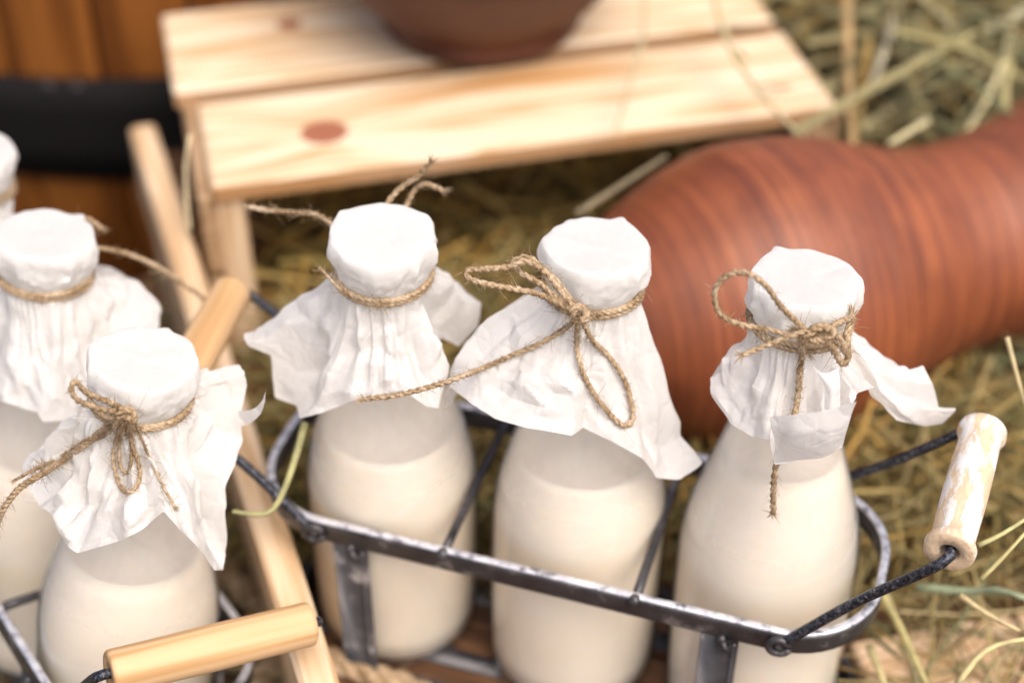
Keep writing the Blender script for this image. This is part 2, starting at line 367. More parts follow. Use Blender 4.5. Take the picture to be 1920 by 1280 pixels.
# ---------------------------------------------------------------- rope
def rope(P, r, seed, strands=3, fuzz=1.0, taper=0.0, pitch=None):
    rnd = random.Random(seed); mb = MB()
    P = catmull(P, max(.0007, r*.55)); m = len(P)
    T = np.gradient(P, axis=0); T /= np.linalg.norm(T, axis=1)[:,None] + 1e-12
    a = ZU if abs(T[0][2]) < .9 else RX
    N = unit(a - (a@T[0])*T[0]); Ns = []
    for i in range(m): N = unit(N - (N@T[i])*T[i]); Ns.append(N)
    Ns = np.array(Ns); B = np.cross(T, Ns)
    L = np.concatenate([[0], np.cumsum(np.linalg.norm(np.diff(P, axis=0), axis=1))])
    pitch = pitch or r*6.0; rs = r*(.60 if strands > 2 else .72); off = r*(.50 if strands > 2 else .44)
    wob = np.array([1 + .22*noise.noise(Vector((l*300 + seed*3.1, seed*1.7, 0))) for l in L])
    for k in range(strands):
        ph = 2*math.pi*(L/pitch + k/strands)
        Q = P + (off*wob)[:,None]*(np.cos(ph)[:,None]*Ns + np.sin(ph)[:,None]*B)
        w2 = np.array([1 + .25*noise.noise(Vector((l*420 + k*9, seed*2.3, 5))) for l in L])
        mb.tube(Q, rs*w2, 6)
    nf = int(L[-1]/.0016*fuzz)
    for _ in range(nf):
        i = rnd.randrange(m); t = rnd.uniform(0, 6.283)
        d = unit(math.cos(t)*Ns[i] + math.sin(t)*B[i] + rnd.choice((-1,1))*T[i]*rnd.uniform(.4,1.6))
        l = max(r, .0010)*rnd.uniform(1.2, 3.9) * (2.2 if rnd.random() < .08 else 1)
        p = P[i] + r*.7*(math.cos(t)*Ns[i] + math.sin(t)*B[i]); c = np.array([rnd.gauss(0,1) for _ in range(3)])*.35
        mb.tube([p, p + d*l*.5 + c*l*.15, p + d*l + c*l*.6], [.00011,.00009,.00004], 3, cap=False)
    for e in (0, m-1):                                   # frayed ends
        for _ in range(int(9*fuzz)):
            s = -1 if e == 0 else 1; c = np.array([rnd.gauss(0,1) for _ in range(3)])
            p = P[e] + c*r*.25; d = unit(s*T[e] + c*.35); l = r*rnd.uniform(1.5,4)
            mb.tube([p, p+d*l*.5, p+d*l+c*r*.5], [r*.18,r*.12,.00004], 4, cap=False)
    return mb

# ---------------------------------------------------------------- bottles
GLASS = [(.0385,.004),(.0388,.02),(.0388,.092),(.0378,.103),(.0355,.114),(.0322,.126),(.0285,.138),(.0248,.150),(.0215,.162),(.0188,.175),(.0170,.188),(.0164,.200),(.0164,.2165),(.0184,.2185),(.0190,.2225),(.0187,.2275),(.0160,.2285)]
def glass_r(z):
    zs = [p[1] for p in GLASS]; return np.interp(z, zs, [p[0] for p in GLASS])
SLIDE = .0190                                             # the twine sits this far below the paper top

def ridged(p, f, s):
    return abs(noise.noise(Vector((p[0]*f + s*7.3, p[1]*f - s*3.1, p[2]*f + s)))) 

class Facets:
    """piecewise flat random folds over (turn, fall): paper creases between flat facets"""
    def __init__(s, nt_, ns, seed):
        rs = np.random.RandomState(seed); s.nt, s.ns = nt_, ns; s.v = rs.uniform(-1, 1, (nt_, ns+2)); s.k = rs.rand(nt_, ns+2) < .5; s.o = rs.uniform(0, 9, 2)
    def __call__(s, t, f):
        a = t/(2*math.pi)*s.nt + .45*noise.noise(Vector((math.cos(t)*1.7 + s.o[0], math.sin(t)*1.7, f*2.1)))
        b = f*s.ns + .45*noise.noise(Vector((math.cos(t)*1.7, math.sin(t)*1.7 + s.o[1], f*2.1 + 4))) + .3
        i, j = math.floor(a), int(min(max(b, 0), s.ns)); x, y = a - i, min(max(b - j, 0), 1); i0, i1 = i % s.nt, (i+1) % s.nt
        p, q, r, w = s.v[i0, j], s.v[i1, j], s.v[i0, j+1], s.v[i1, j+1]
        if s.k[i0, j]: return p + (q-p)*x + (r-p)*y if x + y < 1 else w + (r-w)*(1-x) + (q-w)*(1-y)
        return p + (q-p)*x + (w-q)*y if x > y else p + (w-r)*x + (r-p)*y
def make_paper(B, u, H, ribs, seed, patches=(), amp=1.0, pleat=1.0, corners=()):
    rnd = random.Random(seed)
    ef = unit(np.array([0,-1.,0]) - (np.array([0,-1.,0])@u)*u); er = np.cross(u, ef)
    N = 264; th = -math.pi + 2*math.pi*np.arange(N)/N
    top = B + u*(H + .0006)
    pl = []
    a = rnd.uniform(0, .6)
    while a < 6.283: pl.append((a - math.pi, rnd.uniform(.0201, .0213))); a += rnd.uniform(.38, .80)
    def rtop(t): return min(min(d/max(.30, math.cos(t - a)) for a, d in pl), .0222)
    RT = np.array([rtop(t) for t in th])
    for _ in range(3): RT = .5*RT + .25*(np.roll(RT,1) + np.roll(RT,-1))
    RT = .32*RT + .68*.0209 + np.array([.0003*math.copysign(abs(math.sin(t*1.5+seed))**14, 1)*4 + .0006*noise.noise(Vector((math.cos(t)*2.6, math.sin(t)*2.6, seed*.7))) for t in th])
    for a_, m_ in corners: RT = RT + np.array([1.5*m_*math.exp(-(((t - R(a_) + math.pi) % (2*math.pi) - math.pi)/.11)**2) for t in th])
    ring_r = .0178
    V = []; dirs = np.cos(th)[:,None]*ef + np.sin(th)[:,None]*er
    def crease(p, f): return ridged(p, f, seed)
    fa, fb, fc, fs = Facets(13, 3, seed), Facets(27, 7, seed+1), Facets(60, 15, seed+2), Facets(23, 3, seed+3)
    rows = []
    for q in (.12,.3,.5,.7,.85,.94):                     # top disc, gently dished and dented
        row = []
        for i in range(N):
            p = top + dirs[i]*RT[i]*q
            row.append(p + u*(.0010*(crease(p, 75) - .25) - .0007*(1-q*q)))
        rows.append(row)
    nS = 12
    for j in range(nS+1):                                # rounded edge and the side down to the twine
        s = j/nS; row = []
        for i in range(N):
            fold = .5 + .5*math.sin(th[i]*11 + seed + 2.2*math.sin(th[i]*3 + seed))
            edge = .0006*noise.noise(Vector((math.cos(th[i])*3, math.sin(th[i])*3, seed)))
            r = (1-s**1.6)*RT[i]*(1 - .035*(1-min(1, s*6))**2) + s**1.6*ring_r
            p = top + dirs[i]*r - u*(.0004 + .0010*min(1, s*8) + edge + s*(SLIDE - .0014))
            w = math.sin(math.pi*min(1, s*1.02))
            p = p + dirs[i]*w*(.0003 + .0007*fold**3 + .0014*fs(th[i], s) + .0008*fb(th[i], s) + .0005*(crease(p, 120) - .2))
            row.append(p)
        rows.append(row)
    # skirt: ribs from the twine to points of the hem
    rib = sorted(ribs, key=lambda q: q[0]); nhoriz = np.array([0,1.,0])
    ang = [R(q[0]) for q in rib]; P2 = []; P1 = []
    for q in rib:
        e = at_plane(q[1], q[2], B + u*.15 - q[3]*nhoriz, nhoriz); P2.append(e)
        d = math.cos(R(q[0]))*ef + math.sin(R(q[0]))*er; p0 = top - u*SLIDE + d*ring_r
        if len(q) > 4: c = at_plane(q[4], q[5], B + u*.15 - q[6]*nhoriz, nhoriz); P1.append(2*c - .5*(p0 + e))
        else: P1.append(p0 + .48*(e - p0) - u*.004 - d*.0055)
    P1, P2 = np.array(P1), np.array(P2)
    A = np.array([ang[-1] - 2*math.pi] + ang + [ang[0] + 2*math.pi]); P1 = np.vstack([P1[-1:], P1, P1[:1]]); P2 = np.vstack([P2[-1:], P2, P2[:1]])
    i1 = np.array([[np.interp(t, A, P1[:,k]) for k in range(3)] for t in th]); i2 = np.array([[np.interp(t, A, P2[:,k]) for k in range(3)] for t in th])
    nK = 40; zpl = rnd.uniform(0, 6)
    for j in range(1, nK+1):
        s = j/nK; row = []
        for i in range(N):
            p0 = top - u*SLIDE + dirs[i]*ring_r
            p = (1-s)**2*p0 + 2*s*(1-s)*i1[i] + s*s*i2[i]
            tri = abs(((th[i]*2.07 + .8*math.sin(th[i]*2+zpl) + zpl + .2*s) % 1.0) - .5)*2
            tri2 = abs(((th[i]*4.14 + 1.1*math.sin(th[i]*3+zpl*2)) % 1.0) - .5)*2
            env = math.sin(math.pi*min(1, s*.85 + .04))
            tri = min(.5, max(-.5, (tri - .5)*2.2)) + .5
            d = .0036*pleat*env*(tri - .5)*(.6 + .6*math.sin(th[i]*1.5 + zpl)**2) + .0022*math.exp(-s*3.5)*min(1, s*9)*(tri2 - .5)
            cr = .0034*fa(th[i], s) + .0021*fb(th[i], s) + .0004*fc(th[i], s) + .0016*(crease(p, 55) - .2)
            p = p + (dirs[i]*.8 + u*.5)*amp*(d + cr*min(1, s*2.2))
            q = p - B; z = q@u; rad = q - z*u; rr = np.linalg.norm(rad); need = glass_r(z) + .0012
            if rr < need and z > .05: p = p + rad/(rr+1e-9)*(need - rr)
            row.append(p)
        rows.append(row)
    V = [top - u*.0003]; F = []
    for row in rows: V += row
    for i in range(N): F.append([0, 1+i, 1+(i+1) % N])
    for j in range(len(rows)-1):
        a, b = 1+j*N, 1+(j+1)*N
        for i in range(N): F.append([a+i, b+i, b+(i+1) % N, a+(i+1) % N])
    for pts in patches:                                  # folded-up flaps: grid of (px,py,forward) rows
        g = [[at_plane(x, y, B + u*.15 - rho*nhoriz, nhoriz) for x, y, rho in row] for row in pts]
        fine = [catmull(r_, np.linalg.norm(np.asarray(r_[-1]) - r_[0])/26) for r_ in g]; n = 26
        fine = [np.array([r_[int(k*(len(r_)-1)/(n-1))] for k in range(n)]) for r_ in fine]; b0 = len(V); m = 14
        for k in range(m):
            t = k/(m-1)*(len(fine)-1); i = min(int(t), len(fine)-2); f = t - i
            for v in fine[i]*(1-f) + fine[i+1]*f: V.append(v + FW*-.0022*1.6*(crease(v, 60) - .2)*amp)
        for k in range(m-1):
            for i in range(n-1): F.append([b0+k*n+i, b0+k*n+i+1, b0+(k+1)*n+i+1, b0+(k+1)*n+i])
    return np.array(V), F

def make_bottle(cap_px, Hw, base, ribs, seed, level, label, twines, patches=(), cap_depth=None, amp=1.0, pleat=1.0, corners=()):
    tp = at_height(cap_px[0], cap_px[1], Hw) if cap_depth is None else at_depth(cap_px[0], cap_px[1], cap_depth)
    base = np.asarray(base, float); u = unit(tp - base); H = np.linalg.norm(tp - base); B = tp - u*.23; H = .23
    X = unit(RX - (RX@u)*u); Y = np.cross(u, X)
    o = root('milk_bottle', B, X, Y, u)
    tag(o, label, 'milk bottle', 'milk bottles under tied white paper')
    g = MB(); prof = [(.0005,.0012),(.030,.0012),(.0365,.0015)] + GLASS + [(.0150,.2265),(.0140,.215)]
    g.lathe(prof, 72); g.build('glass', M_glass, o, world=False)
    mk = MB(); ins = .0015
    pr = [(.0005,.004),(.033,.004),(.0366,.0075)] + [(r-ins,z) for r,z in GLASS if .01 < z < level-.003] + [(glass_r(level)-ins, level), (glass_r(level)-.0025, level-.0012), (.012, level-.0014), (.0005, level-.0014)]
    mk.lathe(pr, 72); mk.build('milk', M_milk, o, world=False)
    V, F = make_paper(B, u, H, ribs, seed, patches, amp, pleat, corners)
    po = mesh_obj('paper_cover', V, F, M_paper, o); po.data.set_sharp_from_angle(angle=R(20))
    ev = np.zeros(len(po.data.edges)*2, dtype=np.int32); po.data.edges.foreach_get('vertices', ev); ev = ev.reshape(-1, 2)
    se = po.data.attributes.get('sharp_edge')
    if se:                                                # the rounded cap stays smooth, the folds below it are crisp
        sv = np.zeros(len(ev), dtype=bool); se.data.foreach_get('value', sv); sv &= ev.min(axis=1) > 264*12; se.data.foreach_set('value', sv)
    bvh = BVHTree.FromPolygons([Vector(v) for v in V], F)
    c = B + u*(H - SLIDE + .0003); ef = unit(np.array([0,-1.,0]) + u[1]*u); er = np.cross(u, ef)
    rnd = random.Random(seed)
    tw = MB()                                            # two turns round the neck
    for k, dz in enumerate((-.0009, .0010)):
        ph = rnd.uniform(0,6)
        loop = [c + u*(dz + .0007*math.sin(2*t+ph)) + (.0192 + .0004*math.sin(3*t+ph))*(math.cos(t)*ef + math.sin(t)*er) for t in np.linspace(0, 2*math.pi, 26)]
        m_ = rope(loop, .00122, seed*10+k, 3, 1.5); tw.add(m_.V, m_.F)
    ring = tw.build('twine', M_jute, o)
    nh = np.array([0,1.,0])
    for k, (nm, r, pts) in enumerate(twines):
        P = []
        for q in pts:
            if len(q) == 3: p = at_plane(q[0], q[1], B + u*.15 - q[2]*nh, nh)
            else:
                d = unit(ray(q[0], q[1])); hit = bvh.ray_cast(Vector(CC), Vector(d))
                p = np.array(hit[0]) - d*.0024 if hit[0] else (P[-1] + np.array([0,0,-.004]) if P else c)
            P.append(p)
        rope(P, r*.95, seed*31+k, 2 if r < .0013 else 3, 2.6).build(nm, M_jute, ring)
    return o

C2 = np.array([.028, .486, 0]); AX = unit([.952, -.306, 0]); BX = unit([.306, .952, 0])
PITCHC = .0845
def cell(n): return C2 + n*PITCHC*AX
b1_ribs = [(-165,640,560,-.035),(-130,560,600,-.02),(-108,467,632,-.002,545,585,-.004),(-96,480,656,.004),(-86,513,668,.006),(-76,518,746,.012),(-66,556,760,.02),(-58,562,785,.03),(-42,598,774,.034),(-30,657,752,.037),(-8,706,742,.037),(14,756,731,.037),(28,796,760,.037),(42,816,764,.034),(56,838,690,.024),(72,822,640,.014),(86,835,632,-.002),(95,868,646,-.012),(105,897,612,-.018),(116,905,566,-.022),(132,862,522,-.032),(160,760,540,-.04)]
b2_ribs = [(-160,1030,600,-.035),(-125,930,640,-.025),(-100,832,772,-.004,900,640,-.002),(-82,841,724,.020,925,600,.008),(-64,879,755,.031),(-46,921,784,.038),(-30,989,802,.042),(-12,1073,816,.044),(0,1094,803,.038),(15,1149,828,.041),(30,1200,858,.040),(48,1233,895,.038),(62,1276,899,.034),(72,1314,868,.026),(82,1262,858,.016),(97,1236,800,.002),(112,1225,770,-.012),(140,1200,700,-.03),(175,1120,650,-.04)]
b3_ribs = [(-155,1420,640,-.03),(-115,1350,690,-.01),(-93,1337,712,.004),(-80,1349,752,.011),(-66,1370,794,.02),(-46,1409,818,.029),(-26,1446,823,.034),(-10,1452,870,.040),(12,1545,857,.044),(26,1576,838,.042),(38,1600,760,.034),(50,1592,742,.026),(62,1603,737,.018),(74,1632,728,.010),(89,1676,791,.004),(97,1729,803,.002,1660,735,.004),(105,1764,796,.0,1668,735,.002),(110,1795,766,-.002,1672,728,.0),(113,1757,767,-.003,1662,712,-.002),(117,1748,722,-.005,1660,690,-.004),(122,1731,681,-.010,1655,668,-.008),(126,1722,698,-.012,1650,664,-.010),(130,1718,702,-.014),(145,1640,650,-.024),(178,1520,650,-.04)]
l2_ribs = [(-155,170,765,-.03),(-115,75,845,-.006),(-96,39,876,.002,120,800,.004),(-85,46,906,.011),(-75,72,946,.019),(-60,106,968,.027),(-48,122,1018,.034),(-34,152,1036,.039),(-18,228,1012,.042),(-5,268,992,.042),(5,307,957,.038),(15,337,992,.042),(30,374,1028,.040),(45,410,1070,.036),(58,430,1068,.030),(69,437,1030,.024),(79,417,966,.017),(89,416,915,.011),(99,434,870,.002),(110,447,830,-.006),(124,447,756,-.014),(134,446,708,-.018),(145,424,698,-.022),(156,386,703,-.028),(178,300,730,-.035)]
l1_ribs = [(-160,40,560,-.03),(-105,-70,690,-.002),(-72,-50,745,.02),(-40,0,752,.036),(-15,50,769,.041),(-5,69,773,.042),(5,80,791,.045),(25,126,789,.042),(45,175,770,.036),(65,232,725,.02),(85,275,665,.006),(100,303,607,-.008),(110,306,578,-.015),(126,262,521,-.025),(145,200,505,-.032),(178,90,530,-.04)]
l0_ribs = [(-150,-200,420,-.03),(-95,-260,500,.0),(-40,-150,600,.035),(-5,-75,620,.042),(30,0,610,.036),(60,45,540,.02),(90,60,470,.0),(130,30,400,-.03),(178,-70,380,-.04)]

make_bottle((715,440), .23, cell(-1) + np.array([-.003,.002,0]), b1_ribs, 11, .131,
    "milk bottle in the right carrier whose twine ends stick up behind its paper", [
    ('tail', .0011, [(640,440,-.018),(622,420,-.024),(590,402,-.030),(540,397,-.034),(500,394,-.036),(467,388,-.038)]),
    ('tail', .0012, [(700,420,-.020),(728,378,-.028),(752,352,-.032),(785,330,-.034),(806,306,-.035)]),
    ('tail', .0011, [(735,420,-.022),(762,385,-.030),(778,355,-.035),(800,345,-.037),(828,356,-.038)]),
    ('tail', .0006, [(620,520,.006),(600,502,.010),(612,515,.013),(640,545,.019)])], pleat=.75, corners=((72,.0020),(-130,.0010)))
make_bottle((1118,462), .23, cell(0), b2_ribs, 23, .130,
    "middle milk bottle with a long twine tail reaching left and loop hanging down", [
    ('knot', .0017, [(1066,578,.021),(1076,590,.025),(1092,600,.026),(1100,590,.025),(1090,575,.024),(1074,582,.026),(1080,598,.024)]),
    ('loop', .0012, [(1084,588,.024),(1050,545,.022),(1020,508,.020),(985,490,.021),(955,500,.023),(905,505,.026),(876,507,.028),(880,522,.030),(915,533,.029),(960,541,.027),(1010,552,.025),(1050,570,.024),(1082,588,.024)]),
    ('loop', .0012, [(1088,586,.022),(1060,548,.018),(1030,515,.015),(990,483,.015),(962,492,.017),(975,510,.020),(1010,530,.022),(1045,560,.023),(1080,586,.024)]),
    ('tail', .0011, [(1082,592,.026),(1060,615),(1010,645),(960,666),(905,690),(865,706,.038),(800,727,.041),(740,741,.043),(682,748,.044)]),
    ('loop', .0011, [(1084,600,.026),(1081,645),(1090,690),(1110,732),(1140,772),(1168,797),(1185,790),(1186,765),(1172,715),(1145,672),(1112,640),(1090,600,.026)])], pleat=.55, corners=((152,.0019),(-150,.0008),(60,.0008)))
make_bottle((1510,522), .23, cell(1), b3_ribs, 37, .149,
    "milk bottle beside the white painted grip with a big round twine loop", [
    ('loop', .0011, [(1520,628,.025),(1490,600,.027),(1462,572,.027),(1438,538,.027),(1405,513,.026),(1370,514,.025),(1345,534,.025),(1340,562,.026),(1352,590,.027),(1385,607,.027),(1440,618,.027),(1490,630,.026),(1520,632,.025)]),
    ('knot', .0018, [(1500,622,.024),(1520,636,.027),(1545,636,.026),(1560,622,.025),(1540,612,.026),(1515,625,.028),(1505,640,.026)]),
    ('tail', .0011, [(1530,622,.026),(1505,622,.029),(1470,634,.031),(1430,650,.033),(1391,666,.036)]),
    ('tail', .0012, [(1512,635,.026),(1504,665),(1499,705),(1496,742),(1490,775,.032),(1472,815,.034),(1458,860,.038),(1451,900,.0425),(1449,962,.0415)]),
    ('loop', .0014, [(1545,630,.025),(1562,655,.025),(1580,682,.024),(1590,668,.022),(1588,630,.020),(1598,590,.012)]),
    ('loop', .0013, [(1540,622,.025),(1570,640,.024),(1585,660,.023),(1578,640,.024),(1560,615,.024),(1592,596,.016)])],
    patches=[[[(1442,781,.046),(1490,777,.049),(1545,770,.050),(1606,752,.046)], [(1446,802,.046),(1492,812,.050),(1548,806,.051),(1594,786,.046)], [(1452,822,.0445),(1495,842,.048),(1545,835,.049),(1585,815,.045)], [(1452,868,.041),(1500,862,.044),(1545,857,.045),(1577,838,.0425)]],
             [[(1523,685,.030),(1545,700,.032),(1572,690,.030)], [(1545,725,.034),(1560,728,.036),(1575,722,.034)], [(1545,768,.037),(1560,769,.039),(1576,766,.037)]]], pleat=.45, corners=((-160,.0019),(-70,.0010)))

# left carrier frame
AXL = unit([.59, -.807, 0]); _t = R(11)
BXL = np.array([.807*math.cos(_t), .59*math.cos(_t), -math.sin(_t)]); UXL = np.cross(AXL, BXL)
CL = at_depth(85, 440, .67) - .23*UXL
def celll(n): return CL + n*PITCHC*AXL
make_bottle((-58,278), 0, celll(-1), l0_ribs, 41, .118, "farthest left milk bottle, cut by the photo edge in front of the barrel hoop", [], cap_depth=.73)
make_bottle((85,440), 0, celll(0), l1_ribs, 53, .126, "milk bottle with a twine tail arching towards the grey bail and crate", [
    ('tail', .0011, [(170,470,-.012),(188,466,-.020),(240,476,-.026),(300,503,-.030),(348,535,-.030),(382,560,-.028),(388,582,-.026),(372,605,-.024)]),
    ('tail', .0011, [(140,440,-.026),(150,412,-.032),(168,412,-.034),(190,428,-.034)])], cap_depth=.67, pleat=.65, corners=((150,.0020),(20,.0008)))
make_bottle((270,672), 0, celll(1), l2_ribs, 67, .136, "nearest milk bottle, with crumpled paper and drooping thin twine bow, behind bare wooden grip", [
    ('loop', .0011, [(235,768,.024),(200,752,.027),(165,738,.030),(140,716,.032),(134,730,.034),(146,750,.034),(180,764,.031),(225,774,.026)]),
    ('knot', .0016, [(215,765,.025),(235,778,.028),(250,790,.028),(248,772,.027),(230,768,.028),(220,782,.028)]),
    ('loop', .0009, [(232,785,.027),(216,830),(213,870),(226,912),(242,922),(258,908),(262,880),(250,840),(238,800),(238,786,.027)]),
    ('loop', .0008, [(236,785,.027),(224,830),(226,875),(240,885),(246,860),(246,820),(242,788,.027)]),
    ('tail', .0013, [(228,782,.027),(190,812),(150,840),(110,868),(75,890,.040),(40,912,.043),(12,945,.045),(-8,985,.046)]),
    ('tail', .0007, [(226,780,.028),(180,812),(130,845),(95,866),(60,882,.040),(28,900,.043)]),
    ('tail', .0007, [(226,790,.028),(190,820),(165,822),(145,838),(122,861)]),
    ('tail', .0006, [(252,790,.028),(275,845),(300,900),(328,950)])],
    patches=[[[(446,770,-.006),(470,768,-.004),(488,755,.0),(500,731,.004)], [(446,786,-.006),(472,780,-.004),(490,762,.0),(500,730,.004)], [(446,801,-.006),(474,790,-.004),(492,768,.0),(500,729,.004)]]], cap_depth=.614, amp=1.7, pleat=.6, corners=((165,.0013),(-60,.0007)))

# ---------------------------------------------------------------- bottle carriers
def rrect(hx, hy, r, n=12):
    out = []
    for cx, cy, a0 in ((hx-r,hy-r,0),(-hx+r,hy-r,90),(-hx+r,-hy+r,180),(hx-r,-hy+r,270)):
        for k in range(n+1):
            t = R(a0 + 90*k/n); out.append((cx + r*math.cos(t), cy + r*math.sin(t), 0))
    return out
def grip(p0, p1, mat_, parent):
    """turned wooden grip from p0 to p1, drilled at both ends"""
    z = unit(p1 - p0); L = np.linalg.norm(p1 - p0); x = unit(np.cross(z, [.3,.2,.9])); y = np.cross(z, x); k = 1.0
    prof = [(.0030,.012),(.0038,.0006),(.0041,0),(.0086,0),(.0094,.0007),(.0096,.0030),(.0090,.0046),(.0081,.0056),(.0081,.010),(.0084,L*.3),(.0086,L*.5),(.0084,L*.7),(.0081,L-.010),(.0081,L-.0056),(.0090,L-.0046),(.0096,L-.0030),(.0094,L-.0007),(.0086,L),(.0036,L),(.0034,L-.0005),(.0027,L-.012)]
    if mat_ is M_grip: prof = [(.0030,.012),(.0036,.0006),(.0039,0),(.0078,0),(.0086,.0006),(.0089,.002),(.0088,.006),(.0089,L*.3),(.0091,L*.5),(.0089,L*.7),(.0088,L-.006),(.0089,L-.002),(.0086,L-.0006),(.0078,L),(.0039,L),(.0036,L-.0006),(.0030,L-.012)]
    m = MB(); m.lathe(prof, 40)
    Mx = Matrix.Identity(4)
    for i in range(3): Mx[i][0], Mx[i][1], Mx[i][2], Mx[i][3] = x[i], y[i], z[i], p0[i]
    o = mesh_obj('grip', m.V, m.F, mat_, None)
    o.parent = parent; o.matrix_local = WM[parent.name].inverted() @ Mx
    return o
def bail(car, c, A, Bv, U, sgn, near, far, mat_, dz=0, b_front=-.0455, b_back=.0455, a_piv=.1005):
    """wire from the front pivot through the grip to the back pivot; near/far are the grip's ends (world)"""
    pf = c + sgn*a_piv*A + b_front*Bv + (.0965+dz)*U; pb = c + sgn*a_piv*A + b_back*Bv + (.0965+dz)*U
    d = unit(far - near)
    w = MB(); hook = lambda p, s: [p + s*.0045*Bv*-1, p]
    path = [pf + .004*Bv, pf - .001*Bv, pf + (near-pf)*.1 - .0008*Bv, pf + (near-pf)*.5, near - d*.004 + (pf-near)*.03, near + d*.004, near*.5 + far*.5, far - d*.004, far + d*.004 + (pb-far)*.03, pb + (far-pb)*.5, pb + (far-pb)*.1 + .0008*Bv, pb + .001*Bv, pb - .004*Bv]
    P = catmull(path, .0035); w.tube(P, .0021, 10)
    wire = w.build('bail', M_wire, car)
    for p, s in ((pf, -1), (pb, 1)):                     # curled eye and rivet at the pivot
        e = MB(); q = p + s*.0012*Bv
        e.tube([q + .0040*(math.cos(t)*A + math.sin(t)*U) + .0011*math.sin(t*.5)*s*Bv for t in np.linspace(.3, 6.1, 16)], .0017, 8)
        e.ball(q, .0024); e.build('pivot_eye', M_steel, car)
    grip(near, far, mat_, wire)
    return wire
def make_carrier(c, A, Bv, U, label, ends, dz=0):
    """ends: list of (sgn, near, far, material)"""
    car = root('bottle_carrier', c, A, Bv, U)
    tag(car, label, 'bottle carrier', 'steel bottle carriers')
    def loc(mb, name, m):
        mb.V = [[v[0], v[1], v[2] + dz*min(1, max(0, v[2]/.09))] for v in mb.V]
        return mb.build(name, m, car, world=False)
    hx, hy = .1345, .0437
    rim = MB(); rim.sweep(rrect(hx, hy, .036), [(-.0014,.0908),(.0014,.0908),(.0018,.0917),(.0018,.0985),(.0021,.0998),(.0015,.1013),(-.0012,.1013),(-.0017,.0998),(-.0017,.0917)]); loc(rim, 'rim', M_steel)
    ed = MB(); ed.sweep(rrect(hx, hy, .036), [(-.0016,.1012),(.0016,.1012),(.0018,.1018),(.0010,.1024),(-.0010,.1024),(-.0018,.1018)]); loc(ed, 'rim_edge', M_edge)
    low = MB(); low.sweep(rrect(hx-.001, hy-.001, .035), [(-.0012,.0005),(.0012,.0005),(.0012,.0095),(-.0012,.0095)]); loc(low, 'base_ring', M_steel)
    for y in (-.02, .02):
        s = MB(); s.box((0, y, .0002), hx-.004, .005, .0007, bev=.0003); loc(s, 'base_bar', M_steel)
    for x in (-.0425, .0405):
        d = MB(); d.tube([(x,-hy-.001,.0995),(x,-hy+.01,.1),(x,0,.1002),(x,hy+.001,.0995)], .0021, 8); d.ball((x,-hy-.0012,.1000), .0031); d.ball((x,hy+.0012,.1), .0031); loc(d, 'divider_rod', M_steel)
    for x in (-.0855, .0765):
        for sy in (-1, 1):
            s = MB(); y = sy*(hy - .0002)
            s.box((x, y+sy*.0004, .046), .0078, .0010, .0455, bev=.0004)
            s.box((x+.0066, y+sy*.0012, .046), .0010, .0012, .0425, bev=.0004)
            st = loc(s, 'strap', M_steel)
            k = MB(); k.tube([(x+.001, y+sy*.002, .0905),(x+.003, y+sy*.0045, .0885),(x+.0045, y+sy*.0035, .0865),(x+.005, y+sy*.001, .0875)], .0014, 8); k.ball((x+.001, y+sy*.002, .0905), .0022)
            k.V = [[v[0], v[1], v[2] + dz] for v in k.V]; k.build('strap_hook', M_steel, st, world=False)
    for sgn, near, far, m in ends: bail(car, c, A, Bv, U, sgn, near, far, m, dz)
    return car
def lp(c, A, Bv, U, a, b, z): return c + a*A + b*Bv + z*U
rn = at_plane(1779, 1036, lp(C2, AX, BX, ZU, 0, -.0435, 0), BX); rf = at_plane(1843, 806, lp(C2, AX, BX, ZU, 0, .027, 0), BX)
ang = R(41)
ln = lp(C2, AX, BX, ZU, -.1005-.085*math.cos(ang), -.042, .0965+.085*math.sin(ang)); lf = at_plane(436, 545, lp(C2, AX, BX, ZU, 0, .030, 0), BX)
make_carrier(C2 + np.array([-.0028,.0008,0]), AX, BX, ZU, "right steel carrier holding three bottles on the planks, grips folded outwards", [(1, rn, rf, M_chip), (-1, ln, lf, M_grip)])
fn = at_plane(204, 1262, lp(CL, AXL, BXL, UXL, 0, -.044, 0), BXL); ff = at_plane(583, 1168, lp(CL, AXL, BXL, UXL, 0, .036, 0), BXL)
ang = R(50)
gn = lp(CL, AXL, BXL, UXL, -.1005-.085*math.cos(ang), -.036, .0965+.085*math.sin(ang)); gf = lp(CL, AXL, BXL, UXL, -.1005-.085*math.cos(ang), .036, .0965+.085*math.sin(ang))
CLC = CL + .009*AXL - .008*UXL
make_carrier(CLC, AXL, BXL, UXL, "left tilted steel carrier with bare wooden grip in front of its nearest bottle", [(1, fn, ff, M_grip), (-1, gn, gf, M_grip)], -.014)

